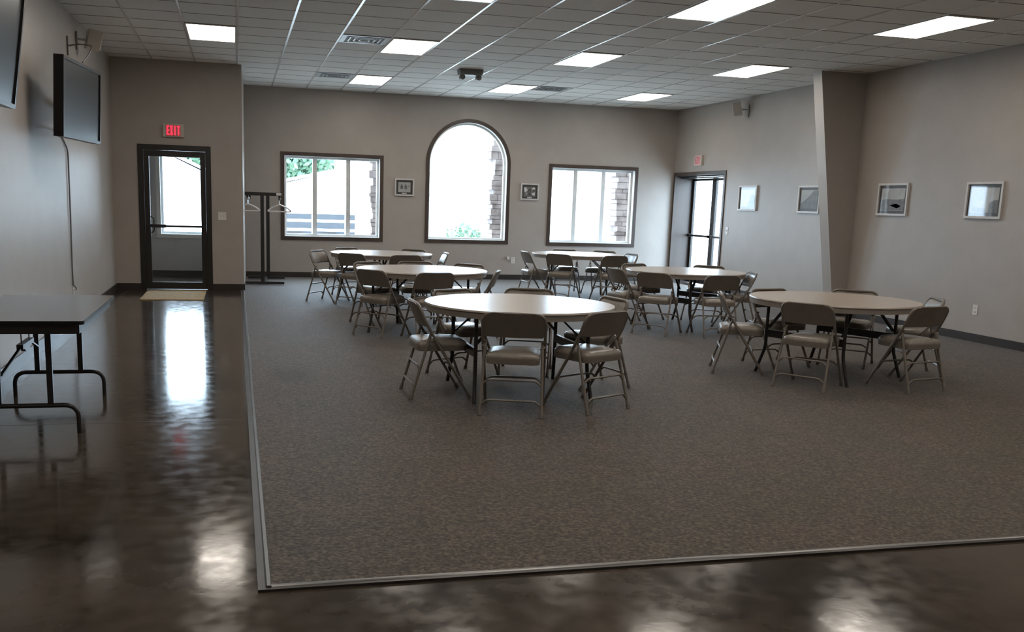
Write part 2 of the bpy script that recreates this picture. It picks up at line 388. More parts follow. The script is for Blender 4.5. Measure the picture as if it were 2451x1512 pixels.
bm = archring(NB(), ARR + .066, ARR, YB - .018, YB, AR[3], AR[2]); box(bm, AR[0] - .066, AR[1] + .066, YB - .018, YB, AR[2] - .066, AR[2])
wa = struct('window_2', bm, M['trimwood'])
bm = archring(NB(), ARR, ARR - .04, RB - .09, RB - .03, AR[3], AR[2] + .04); box(bm, AR[0], AR[1], RB - .09, RB - .03, AR[2], AR[2] + .04)
struct('window_frame', bm, M['vinyl'], wa)
bm = archring(NB(), ARR, ARR - .004, YB, RB - .09, AR[3], AR[2] + .004); box(bm, AR[0], AR[1], YB, RB - .09, AR[2], AR[2] + .004)
struct('window_liner', bm, M['vinyl'], wa)
r_ = ARR - .04
prof = [(AXC - r_, AR[2] + .04)] + [(AXC - r_ * math.cos(PI * k / 40), AR[3] + r_ * math.sin(PI * k / 40)) for k in range(41)] + [(AXC + r_, AR[2] + .04)]
struct('pane', prism(NB(), prof, 1, RB - .065, RB - .059), M['glass'], wa)

# ------------------------------------------------------------ doors
# vestibule door (left)
c = .07
bm = NB(); box(bm, AX0 - c, AX0, YA - .02, YA, 0, AZ + c); box(bm, AX1, AX1 + c, YA - .02, YA, 0, AZ + c); box(bm, AX0, AX1, YA - .02, YA, AZ, AZ + c)
box(bm, AX0, AX0 + .012, YA - .01, YA + .12, 0.013, AZ); box(bm, AX1 - .012, AX1, YA - .01, YA + .12, 0.013, AZ); box(bm, AX0 + .012, AX1 - .012, YA - .01, YA + .12, AZ - .012, AZ)
d1 = struct('door_1', bm, M['bronze'])
x0, x1 = AX0 + .014, AX1 - .014; y0, y1 = YA + .01, YA + .055
bm = NB(); box(bm, x0, x0 + .075, y0, y1, .02, AZ - .015); box(bm, x1 - .075, x1, y0, y1, .02, AZ - .015)
box(bm, x0 + .075, x1 - .075, y0, y1, .02, .125); box(bm, x0 + .075, x1 - .075, y0, y1, 2.015, AZ - .015)
struct('door_leaf', bm, M['bronze'], d1)
struct('pane', box(NB(), x0 + .075, x1 - .075, y0 + .02, y0 + .026, .125, 2.015), M['glass'], d1)
bm = NB(); box(bm, x0 + .02, x1 - .02, y0 - .05, y0 - .02, .965, .995); box(bm, x0 + .02, x0 + .30, y0 - .055, y0, .955, 1.005); box(bm, x1 - .06, x1 - .02, y0 - .055, y0, .955, 1.005)
struct('push_bar', bm, M['bronze'], d1)
bm = NB(); tube(bm, roundpath([(x0 + .06, y1, .865), (x0 + .06, y1 + .06, .865), (x0 + .115, y1 + .06, .89), (x0 + .115, y1 + .06, 1.10), (x0 + .06, y1 + .06, 1.125), (x0 + .06, y1, 1.125)], .03, 4), .010)
struct('door_handle', bm, M['bronze'], d1, smooth=True)
bm = NB(); box(bm, -.78, -.64, y0 - .05, y0, 2.03, 2.075); bar(bm, (-.66, y0 - .035, 2.078), (-.50, y0 - .035, 2.10), .02, .008)
struct('door_closer', bm, M['bronze'], d1)
struct('threshold', box(NB(), AX0 + .012, AX1 - .012, YA - .05, YA + .1, 0, .012), M['metaltrim'], d1)
# double door in the right wall, set deep in its recess
XD = XR + .38
bm = NB()
box(bm, XR - .018, XR, DY0 - .066, DY0, 0.008, DZ + .066); box(bm, XR - .018, XR, DY1, DY1 + .06, 0.008, DZ + .066); box(bm, XR - .018, XR, DY0, DY1, DZ, DZ + .066)
box(bm, XR, XD + .08, DY0 - .03, DY0, 0, DZ); box(bm, XR, XD + .08, DY1, DY1 + .03, 0, DZ); box(bm, XR, XD + .08, DY0 - .03, DY1 + .03, DZ, DZ + .03)
d2 = struct('door_2', bm, M['trimwood'])
YM = 17.11
for a, b in ((YM + .003, DY1 - .004), (DY0 + .004, YM - .003)):
    bm = NB(); s = .075
    box(bm, XD, XD + .045, a, a + s, .02, DZ - .01); box(bm, XD, XD + .045, b - s, b, .02, DZ - .01)
    box(bm, XD, XD + .045, a + s, b - s, .02, .16); box(bm, XD, XD + .045, a + s, b - s, 2.045, DZ - .01)
    lf = struct('door_leaf', bm, M['bronze'], d2)
    struct('pane', box(NB(), XD + .02, XD + .026, a + s, b - s, .16, 2.045), M['glass'], lf)
    bm = NB(); box(bm, XD - .055, XD - .02, a + .02, b - .02, .945, .985); box(bm, XD - .055, XD, a + .02, a + .06, .94, .99); box(bm, XD - .055, XD, b - .06, b - .02, .94, .99)
    struct('push_bar', bm, M['bronze'], lf)
bm = NB(); box(bm, XR + .1, XD, DY0 + .02, DY1 - .02, DZ - .05, DZ - .03)
struct('door_header', bm, M['bronze'], d2)

# ------------------------------------------------------------ wall plates, signs
def letters(bm, s, w_, h_, depth, t):
    """E X I T strokes in the local x-z plane, facing -y, lower left at 0,0"""
    adv = w_ / len(s); lw = adv * .78
    for i, ch in enumerate(s):
        X = i * adv + (adv - lw) / 2
        if ch == 'E':
            box(bm, X, X + t, -depth, 0, 0, h_)
            for z in (0, (h_ - t) / 2, h_ - t): box(bm, X + t, X + lw, -depth, 0, z, z + t)
        if ch == 'X':
            bar(bm, (X + t / 2, -depth / 2, 0), (X + lw - t / 2, -depth / 2, h_), t, depth); bar(bm, (X + lw - t / 2, -depth * .55, 0), (X + t / 2, -depth * .55, h_), t, depth)
        if ch == 'I': box(bm, X + lw / 2 - t / 2, X + lw / 2 + t / 2, -depth, 0, 0, h_)
        if ch == 'T': box(bm, X, X + lw, -depth, 0, h_ - t, h_); box(bm, X + lw / 2 - t / 2, X + lw / 2 + t / 2, -depth, 0, 0, h_ - t)
    return bm
def exitsign(loc, rz, label, lit=True):
    t = thing('exit_sign', label, 'sign', loc, rz, 'exit signs')
    obj('housing', box(NB(), -.15, .15, -.045, 0, -.095, .095), M['beigeplastic'], t)
    obj('sign_face', box(NB(), -.108, .108, -.049, -.045, -.082, .082), M['signface'] if lit else M['signpale'], t)
    bm = letters(NB(), 'EXIT', .20, .135, .003, .017)
    for v in bm.verts: v.co += Vector((-.10, -.049, -.0675))
    obj('lettering', bm, M['signred'] if lit else M['signletter'], t)
exitsign((-.89, YA, 2.402), 0, 'lit red EXIT sign on the dim wall above the single glass door')
exitsign((XR, 17.04, 2.402), -PI / 2, 'pale red EXIT sign on the right wall above the double glass door', False)
def plate(kind, loc, rz, label, w_=.075, h_=.12):
    t = thing(kind, label, 'outlet' if kind == 'wall_outlet' else 'switch', loc, rz)
    obj('cover_plate', box(NB(), -w_ / 2, w_ / 2, -.007, 0, -h_ / 2, h_ / 2), M['whiteplastic'], t)
    if kind == 'wall_outlet':
        for z in (-.025, .025): obj('socket', prism(NB(), rrect(.017, z - .014, z + .014, (.006, .006), 3), 1, -.011, -.007), M['beigeplastic'], t)
    else:
        n = max(1, round(w_ / .06))
        for i in range(n):
            x = (i - (n - 1) / 2) * .046; obj('toggle', box(NB(), x - .006, x + .006, -.018, -.007, -.012, .012), M['beigeplastic'], t)
plate('light_switch', (-.2, YA, 1.152), 0, 'square white light switch plate beside the single glass door', .12, .12)
plate('light_switch', (XR, 15.79, 1.12), -PI / 2, 'small white light switch on the right wall by the double door', .08, .13)
plate('wall_outlet', (5.29, YB, .385), 0, 'white outlet low on the back wall below the second small picture')
plate('wall_outlet', (XR, 9.61, .39), -PI / 2, 'white outlet low on the right wall below the rightmost picture')
plate('wall_outlet', (XL, 11.38, .40), PI / 2, 'white outlet low on the left wall where the television cord ends')
t_ = obj('plug_in_freshener', prism(NB(), rrect(.025, .40, .46, (.01, .02), 4), 1, YB - .04, YB), M['whiteplastic'])
for v in t_.data.vertices: v.co.x += 5.185
tag(t_, 'tiny white plug-in device on the back wall left of the outlet', 'plug')

# ------------------------------------------------------------ chairs
RW = .215; FW = .212
def lerp(a, b, t): return tuple(a[i] * (1 - t) + b[i] * t for i in range(3))
def make_chair(label):
    ch = thing('folding_chair', label, 'chair')
    cm = M['chairmetal']
    def fpt(s, z):    # main tube, runs from the front foot up to the back
        return (s * (FW + (.219 - FW) * z / .6), .207 - .625 * z if z < .56 else .207 - .35 - (z - .56) * .42, z)
    # upper inverted U (seat height up, round the back)
    top = .715
    pts = [fpt(-1, .40), fpt(-1, .56), (-.219, .207 - .35 - (top - .56) * .42, top), (.219, .207 - .35 - (top - .56) * .42, top), fpt(1, .56), fpt(1, .40)]
    obj('back_frame', tube(NB(), roundpath(pts, .075, 6), .0115), cm, ch, True)
    for s in (-1, 1):
        l = obj('leg', tube(NB(), [fpt(s, .40), fpt(s, .012)], .0113), cm, ch, True)
        obj('foot_cap', tube(NB(), [fpt(s, .035), fpt(s, .0)], .0145), M['rubber'], l, True)
        a = (s * (FW - .012), -.105, .50); f = (s * .217, -.251, .012)
        l = obj('leg', tube(NB(), [a, f], .0108), cm, ch, True)
        obj('foot_cap', tube(NB(), [lerp(a, f, .955), (s * .217, -.2545, .0)], .0145), M['rubber'], l, True)
        bm = NB(); bar(bm, (s * .203, -.125, .515), (s * .203, -.02, .40), .022, .004); bar(bm, (s * .206, -.12, .47), (s * .206, -.09, .51), .030, .005)
        obj('hinge_bracket', bm, cm, ch)
    # curved stretchers: two behind, one in front
    def st(z, yy, w_, bow, up):
        return roundpath([(-w_, yy, z), (-w_ + .035, yy + bow * .5, z + up), (0, yy + bow, z + up), (w_ - .035, yy + bow * .5, z + up), (w_, yy, z)], .03, 4)
    def rl(z): return -.105 - .146 * (.50 - z) / .488
    obj('stretcher', tube(NB(), st(.080, rl(.080), .205, -.012, .032), .008, 6), cm, ch, True)
    obj('stretcher', tube(NB(), st(.215, rl(.215), .203, -.012, .035), .008, 6), cm, ch, True)
    obj('stretcher', tube(NB(), st(.195, fpt(1, .195)[1], .200, .012, .025), .008, 6), cm, ch, True)
    # seat pan and cushion
    ol = rrect(.188, -.205, .190, (.04, .085), 6)
    bm = NB(); v = [[bm.verts.new((x * s_, y * s_, z)) for x, y in ol] for s_, z in ((.93, .358), (.995, .362), (1.0, .394))]
    bm.faces.new(v[0][::-1]); bm.faces.new(v[2])
    for i in range(2):
        for k in range(len(ol)): bm.faces.new((v[i][k], v[i][(k + 1) % len(ol)], v[i + 1][(k + 1) % len(ol)], v[i + 1][k]))
    obj('seat_pan', bm, cm, ch, True)
    bm = NB(); lv = [(.985, .394), (1.0, .404), (.985, .420), (.93, .433), (.75, .443), (.4, .449)]
    v = [[bm.verts.new((x * s_, y * s_, z)) for x, y in ol] for s_, z in lv]
    bm.faces.new(v[0][::-1]); bm.faces.new(v[-1])
    for i in range(len(lv) - 1):
        for k in range(len(ol)): bm.faces.new((v[i][k], v[i][(k + 1) % len(ol)], v[i + 1][(k + 1) % len(ol)], v[i + 1][k]))
    obj('seat_cushion', bm, M['vinylpad'], ch, True)
    # backrest: curved metal panel and its padded front
    def panel(bm, hw, z0, z1, rt, rb_, yoff, th, dome):
        nx, nz = 14, 8; front = []; back = []
        for j in range(nz + 1):
            z = z0 + (z1 - z0) * j / nz; rowf = []; rowb = []
            dz1 = max(0, z - (z1 - rt)); dz0 = max(0, (z0 + rb_) - z)
            h = hw - (rt - math.sqrt(max(0, rt * rt - dz1 * dz1))) - (rb_ - math.sqrt(max(0, rb_ * rb_ - dz0 * dz0)))
            yb = .207 - .35 - (z - .56) * .42
            for i in range(nx + 1):
                u = -1 + 2 * i / nx; x = h * u; curve = -.028 * (1 - (x / hw) ** 2)
                e = (1 - u ** 6) * (1 - (2 * j / nz - 1) ** 6)
                rowf.append(bm.verts.new((x, yb + yoff + curve + th + dome * e, z))); rowb.append(bm.verts.new((x, yb + yoff + curve, z)))
            front.append(rowf); back.append(rowb)
        for j in range(nz):
            for i in range(nx):
                bm.faces.new((front[j][i], front[j][i + 1], front[j + 1][i + 1], front[j + 1][i])); bm.faces.new((back[j][i], back[j + 1][i], back[j + 1][i + 1], back[j][i + 1]))
        for j in range(nz):
            bm.faces.new((front[j][0], front[j + 1][0], back[j + 1][0], back[j][0])); bm.faces.new((front[j][nx], back[j][nx], back[j + 1][nx], front[j + 1][nx]))
        for i in range(nx):
            bm.faces.new((front[0][i], back[0][i], back[0][i + 1], front[0][i + 1])); bm.faces.new((front[nz][i], front[nz][i + 1], back[nz][i + 1], back[nz][i]))
        return bm
    obj('backrest', panel(NB(), .213, .545, .722, .065, .012, -.006, .010, 0.0), cm, ch, True)
    obj('backrest_pad', panel(NB(), .200, .555, .712, .06, .02, .004, .006, .012), M['vinylpad'], ch, True)
    return ch
CH = {'1fc': (1.919, 6.445, -0.336), '1fr': (2.489, 6.521, 0.453), '1l': (1.503, 7.078, 4.718), '1bl': (1.893, 7.823, 3.608), '1bm': (2.464, 7.943, 2.771), '1rb': (2.837, 7.32, 1.733), '2l': (4.509, 7.837, 4.275), '2fc': (4.77, 7.114, -0.927), '2fr': (5.605, 6.98, 0.199), '2bl': (5.11, 8.17, 3.302), '2bm': (5.84, 8.146, 2.346), '2rb': (6.121, 7.595, 1.174), '3fl': (1.565, 10.33, -0.929), '3fm': (1.999, 10.077, 0.215), '3r': (2.64, 10.372, 1.2), '3bl': (1.641, 11.351, 3.664), '3bm': (2.145, 11.542, 3.031), '3br': (2.631, 11.259, 2.341), '4fl': (4.891, 10.455, -0.858), '4fr': (5.474, 10.224, 0.006), '4l': (4.717, 10.982, 4.847), '4r': (6.02, 10.72, 1.3), '4bl': (5.276, 11.813, 3.464), '4br': (6.093, 11.691, 2.377), '5l': (1.305, 13.883, 4.083), '5fl': (1.679, 13.482, -0.699), '5fm': (2.282, 13.29, 0.014), '5r': (2.817, 13.935, 1.533), '5bl': (1.737, 14.702, 3.566), '5br': (2.565, 14.581, 2.466), '6l': (4.71, 14.749, 4.75), '6fl': (5.009, 14.276, -0.8), '6fr': (5.675, 14.048, 0.107), '6r': (6.12, 14.66, 1.66), '6bl': (5.492, 15.526, 3.032), '6br': (6.001, 15.32, 2.328)}
TAB = {'1': (2.15, 7.13, 0.0), '2': (5.29, 7.62, 0.45), '3': (2.052, 10.698, -0.5236), '4': (5.52, 11.09, 0.5236), '5': (2.07, 13.964, 2.0944), '6': (5.41, 14.76, -0.2618)}
TN = {'1': 'nearest middle round table', '2': 'round table nearest the right wall', '3': 'second-row left round table', '4': 'round table in front of the double door', '5': 'farthest left round table under the left window', '6': 'farthest right round table below the right window'}
PN = {'fc': 'front centre of', 'fr': 'front right of', 'l': 'left side of', 'bl': 'rear left of', 'bm': 'rear middle of', 'rb': 'right side of', 'fl': 'front left of', 'fm': 'front middle of', 'r': 'right side of', 'br': 'rear right of'}
ABOUT = {'1fc': 'back square to the viewer', '1fr': 'turned slightly left, curved stretcher showing', '1l': 'in side profile', '1bl': 'seat showing between the table legs', '1bm': 'only backrest top above the tabletop', '1rb': 'backrest rising past the table edge',
 '2l': 'in side profile with a glinting seat edge', '2fc': 'its back to the viewer', '2fr': 'backrest angled left', '2bl': 'padded front facing right', '2bm': 'backrest top before the column foot', '2rb': 'with a shiny highlight on its pad'}
def copy_tree(src, dst_parent=None):
    n = src.copy(); C.objects.link(n)
    if dst_parent: n.parent = dst_parent
    for k_ in kids.get(src.name, []): copy_tree(bpy.data.objects[k_], n)
    return n
proto = None
for key, (x, y, th) in CH.items():
    side = PN[key[1:]]; a = ABOUT.get(key, {'f': 'its back to the viewer', 'b': 'mostly hidden behind the tabletop', 'l': 'seen from the side', 'r': 'seen from the side'}[key[1]])
    lab = 'tan folding chair at %s the %s, %s' % (side, TN[key[0]], a)
    words = lab.split()
    if len(words) > 16: lab = 'tan folding chair at %s the %s' % (side, TN[key[0]])
    if proto is None:
        proto = make_chair(lab); bpy.context.view_layer.update()
        kids = {}
        for o in bpy.data.objects:
            if o.parent: kids.setdefault(o.parent.name, []).append(o.name)
        c_ = proto
    else: c_ = copy_tree(proto)
    c_['label'] = lab; c_['group'] = 'folding chairs around the round tables'
    c_.location = (x, y, .008); c_.rotation_euler = (0, 0, th)

# ------------------------------------------------------------ round tables
def make_table(label):
    t = thing('round_folding_table', label, 'table')
    z = TZ - .008
    obj('tabletop', lathe(NB(), [(TR - .012, z - .018), (TR, z - .014), (TR, z - .005), (TR - .004, z)], 96), M['tabletop'], t, True)
    bm = NB(); n = 96
    rings = [[bm.verts.new((r * math.cos(2 * PI * k / n), r * math.sin(2 * PI * k / n), zz)) for k in range(n)] for r, zz in ((TR - .008, z - .018), (TR - .012, z - .062), (TR - .03, z - .062), (TR - .03, z - .018))]
    for i in range(4):
        for k in range(n): bm.faces.new((rings[i][k], rings[i][(k + 1) % n], rings[(i + 1) % 4][(k + 1) % n], rings[(i + 1) % 4][k]))
    obj('apron', bm, M['tableedge'], t, True)
    for s in (-1, 1):
        fr = NB()
        box(fr, s * .44 - .02, s * .44 + .02, -.43, .43, z - .05, z - .02)
        box(fr, s * .44 - .012, s * .44 + .012, -.385, .385, .335, .40)
        obj('cross_bar', fr, M['blacksteel'], t)
        for q in (-1, 1):
            obj('leg', tube(NB(), roundpath([(s * .44, q * .385, z - .03), (s * .44, q * .385, .24), (s * .46, q * .46, .0)], .05, 5), .015, 10), M['blacksteel'], t, True)
            obj('brace', bar(NB(), (s * .44, q * .365, z - .28), (s * .18, q * .30, z - .03), .028, .014), M['blacksteel'], t)
    for q in (-1, 1): obj('rail', box(NB(), -.46, .46, q * .30 - .015, q * .30 + .015, z - .035, z - .018), M['blacksteel'], t)
    return t
TLAB = {'1': 'large round beige folding table nearest the camera, centre, with white window glare', '2': 'round tan folding table at right near the column, top without glare', '3': 'round folding table in the second row at left, glossy white top',
 '4': 'round folding table standing in front of the double glass door', '5': 'farthest left round folding table below the left rectangular window', '6': 'farthest right round folding table below the right rectangular window'}
pt = None
for k_, (x, y, th) in TAB.items():
    if pt is None:
        pt = make_table(TLAB[k_]); kids = {}
        for o in bpy.data.objects:
            if o.parent: kids.setdefault(o.parent.name, []).append(o.name)
        t = pt
    else: t = copy_tree(pt)
    t['label'] = TLAB[k_]; t['group'] = 'round folding tables'; t.location = (x, y, .008); t.rotation_euler = (0, 0, th)

# ------------------------------------------------------------ rectangular folding table at the left
t = thing('rectangular_folding_table', 'long grey-topped folding table with black legs by the left wall', 'table', (-1.25, 6.70, 0))
zt = .712
obj('tabletop', prism(NB(), rrect(.37, -.755, .765, (.03, .03), 5), 2, zt - .018, zt), M['greytop'], t)
bm = NB(); ol = rrect(.374, -.759, .769, (.034, .034), 5); il = rrect(.3695, -.7545, .7645, (.03, .03), 5); n = len(ol)
v = [[bm.verts.new((x, y, z)) for x, y in L_] for L_, z in ((ol, zt - .022), (ol, zt - .001), (il, zt - .001), (il, zt - .022))]
for i in range(4):
    for k in range(n): bm.faces.new((v[i][k], v[i][(k + 1) % n], v[(i + 1) % 4][(k + 1) % n], v[(i + 1) % 4][k]))
obj('edge_band', bm, M['tvplastic'], t)
bm = NB()
for x in (-.335, .335): box(bm, x - .008, x + .008, -.72, .73, zt - .08, zt - .018)
for y in (-.72, .73): box(bm, -.335, .335, y - .008, y + .008, zt - .08, zt - .018)
obj('apron', bm, M['blacksteel'], t)
for y in (-.59, .58):
    for x in (-.145, .145): obj('leg', box(NB(), x - .017, x + .017, y - .012, y + .012, .175, zt - .03), M['blacksteel'], t)
    obj('leg_foot', tube(NB(), roundpath([(-.30, y, .0), (-.30, y, .175), (.30, y, .175), (.30, y, 0)], .11, 8), .0145, 10), M['blacksteel'], t, True)
    s = 1 if y < 0 else -1
    obj('leg_lock', bar(NB(), (.145, y + s * .01, zt - .16), (.145, y + s * .16, zt - .03), .018, .008), M['blacksteel'], t)
bx, by, bz = -.10, .0, .455
bm = NB(); box(bm, bx - .02, bx + .02, by - .17, by + .17, bz, bz + .03); prism(bm, [(by - .12, bz), (by + .12, bz), (by + .05, bz - .03), (by - .05, bz - .03)], 0, bx - .015, bx + .015)
bar(bm, (bx, by - .15, bz + .01), (-.13, -.57, .36), .018, .010); bar(bm, (bx, by + .15, bz + .01), (-.13, .56, .36), .018, .010)
obj('brace', bm, M['blacksteel'], t)
bm = NB()
for q in (-.12, .12): obj('brace_rod', tube(NB(), [(bx, by + q, bz + .03), (bx, by + q, zt - .02)], .004, 6), M['greycable'], t, True)
bm.free()

# ------------------------------------------------------------ televisions
def tv(label, near, far, z0, hh, tilt, name='television'):
    """near/far = bottom corners of the screen (x,y); the screen faces +x"""
    n = Vector((near[0], near[1], 0)); f = Vector((far[0], far[1], 0)); L_ = (f - n).length; a = math.atan2(f.y - n.y, f.x - n.x)
    t = thing(name, label, 'television', (near[0], near[1], z0), a)
    # local: x along width, -y towards the room, z up; tilted about the bottom edge
    mt = Matrix.Rotation(tilt, 4, 'X')
    bm = NB(); rectframe(bm, 0, L_, 0, hh, .028, -.012, .02)
    box(bm, 0, L_, .02, .075, 0, hh)
    for v in bm.verts: v.co = mt @ v.co
    obj('housing', bm, M['tvplastic'], t)
    bm = NB(); box(bm, .028, L_ - .028, .0, .02, .028, hh - .028)
    for v in bm.verts: v.co = mt @ v.co
    obj('screen', bm, M['tvscreen'], t)
    return t, a, L_
t, a, L_ = tv('wall-mounted flat black television with a hanging cord, next to the corner', (-1.48, 9.3), (-1.33, 10.55), 1.935, .70, math.radians(2.5))
bm = NB(); q = t.matrix_basis.inverted() if False else Matrix.Translation((-1.48, 9.3, 1.935)) @ Matrix.Rotation(a, 4, 'Z'); qi = q.inverted()
mid = qi @ Vector((XL, 11.2, 2.30)); box(bm, mid.x - .12, mid.x + .12, mid.y - .03, mid.y, mid.z - .2, mid.z + .2); bar(bm, mid, (L_ / 2, .075, .37), .05, .05)
obj('wall_mount', bm, M['blacksteel'], t)
t, a, L_ = tv('black television cropped by the upper left corner, tilted down', (-1.33, 5.30), (-1.33, 6.62), 1.95, .80, math.radians(8))
q = (Matrix.Translation((-1.33, 5.30, 1.95)) @ Matrix.Rotation(a, 4, 'Z')).inverted()
mid = q @ Vector((XL, 5.95, 2.35)); bm = NB(); box(bm, mid.x - .12, mid.x + .12, mid.y - .03, mid.y, mid.z - .2, mid.z + .2); bar(bm, mid, (L_ / 2, .06, .38), .05, .05)
obj('wall_mount', bm, M['blacksteel'], t)
bm = NB(); tube(bm, roundpath([(XL + .012, 11.33, .44), (XL + .012, 11.30, .55), (XL + .012, 11.34, 1.2), (XL + .012, 11.36, 1.9), (XL + .012, 10.9, 2.06), (XL + .10, 10.2, 2.05)], .1, 5), .008, 6)
tube(bm, roundpath([(XL + .012, 11.33, .44), (XL + .014, 11.52, .385), (XL + .02, 11.44, .375), (XL + .03, 11.39, .38)], .03, 4), .007, 6)
tag(obj('power_cord', bm, M['greycable'], None, True), 'grey cord hanging down the left wall from the television to the outlet', 'cord')
bm = NB(); tube(bm, roundpath([(XL + .015, 11.69, 3.03), (XL + .12, 11.68, 3.05), (XL + .33, 11.2, 2.98), (XL + .36, 10.6, 2.80), (XL + .34, 10.35, 2.70)], .2, 6), .008, 6); box(bm, XL + .002, XL + .014, 11.67, 11.71, 2.93, 3.13)
tag(obj('video_cable', bm, M['greycable'], None, True), 'thin curved cable from a wall plate to the top of the television', 'cable')

# small wall speakers near the ceiling
def speaker(loc, rz, label):
    t = thing('wall_speaker', label, 'speaker', loc, rz, 'wall speakers')
    mt = Matrix.Translation((0, -.20, 0)) @ Matrix.Rotation(math.radians(12), 4, 'X')
    bm = prism(NB(), [(-.095, -.06), (.095, -.06), (.07, .08), (-.07, .08)], 2, -.11, .11)
    for v in bm.verts: v.co = mt @ v.co
    obj('cabinet', bm, M['beigeplastic'], t)
    bm = NB(); box(bm, -.085, .085, -.072, -.06, -.10, .10)
    for v in bm.verts: v.co = mt @ v.co
    obj('grille', bm, M['whiteplastic'], t)
    bm = NB(); box(bm, -.03, .03, -.012, 0, -.12, .08); bar(bm, (0, -.01, 0), (0, -.13, 0), .025, .025)
    obj('bracket', bm, M['greymetal'], t)
speaker((XL, 12.35, 3.20), PI / 2 + .35, 'small pale speaker on the left wall high above the television')
speaker((XR, 15.35, 3.20), -PI / 2 - .5, 'small pale speaker high on the right wall left of the column')

# ------------------------------------------------------------ coat rack and hangers
t = thing('coat_rack', 'black double-rail coat rack on flat feet beside the left window', 'coat rack', (.49, 17.02, .008), -.05)
z = 1.53
for i, y in enumerate((-.57, .57)):
    obj('foot', box(NB(), -.315, .325, y - .035, y + .035, .012, .055), M['blacksteel'], t)
    xo = -.03 if i == 0 else .04
    obj('post', box(NB(), xo - .030, xo + .030, y - .02, y + .02, .055, z - .055), M['blacksteel'], t)
    obj('cross_arm', box(NB(), -.31, .20 if i == 0 else .27, y - .025, y + .025, z - .055, z), M['blacksteel'], t)
obj('base_rail', box(NB(), -.03, .03, -.535, .535, .02, .05), M['blacksteel'], t)
for x in (-.27, .25):
    r = obj('rail', tube(NB(), [(x, -.62, z - .10), (x, .62, z - .10)], .012, 10), M['chrome'], t, True)
bm = NB()
for y in (-.57, .57):
    for x in (-.27, .25): box(bm, x - .015, x + .015, y - .012, y + .012, z - .115, z - .05)
obj('rail_bracket', bm, M['blacksteel'], t)
for y in (-.4,): obj('end_cap', tube(NB(), [(.20, -.60, z - .03), (.285, -.60, z - .03)], .022, 10), M['whiteplastic'], t, True)
def make_hanger():
    t = thing('coat_hanger', '', 'hanger')
    pts = [(0, 0, -.10), (-.12, 0, -.145), (-.195, 0, -.20), (-.18, 0, -.215), (.18, 0, -.215), (.195, 0, -.20), (.12, 0, -.145)]
    bm = NB(); tube(bm, roundpath(pts + [pts[0]], .02, 3), .011, 6)
    obj('shoulders', bm, M['hanger'], t, True)
    hk = [(0, 0, -.10), (0, 0, -.045)] + [(.022 * math.sin(a_) * 1.0, 0, -.008 - .022 * math.cos(a_)) for a_ in [i * PI / 8 for i in range(0, 13)]]
    obj('hook', tube(NB(), hk, .004, 6), M['chrome'], t, True)
    return t
hp = make_hanger(); kids = {hp.name: [o.name for o in bpy.data.objects if o.parent == hp]}
HL = [(-.27, -.50, .25, 'nearest hanger on the left rail of the black coat rack'), (-.27, -.42, .12, 'second hanger from the front on the left rail of the coat rack'), (-.27, -.30, .42, 'third hanger on the left rail, turned most sideways'), (-.27, -.1, -.1, 'rearmost hanger on the left rail of the coat rack'),
      (.25, -.52, .05, 'nearest hanger on the right rail of the black coat rack'), (.25, -.42, -.20, 'second hanger on the right rail of the coat rack'), (.25, -.30, -.33, 'third hanger on the right rail, before the window edge'), (.25, -.12, -.15, 'rearmost hanger on the right rail of the coat rack')]
for i, (x, y, th, lab) in enumerate(HL):
    h_ = hp if i == 0 else copy_tree(hp)
    h_['label'] = 'white plastic ' + lab; h_['group'] = 'white hangers on the coat rack'
    h_.location = (.49 + x + .05 * y, 17.02 + y - .05 * x, .008 + z - .10 + .0035); h_.rotation_euler = (0, 0, th - .05)

# ------------------------------------------------------------ doormat
bm = NB(); prism(bm, rrect(.43, -.69, .69, (.01, .01), 3), 2, 0, .010)
t_ = obj('doormat', bm, M['mat']); t_.location = (-.885, 14.62, 0.0005); tag(t_, 'flat tan doormat on the shiny floor in front of the single glass door', 'doormat')

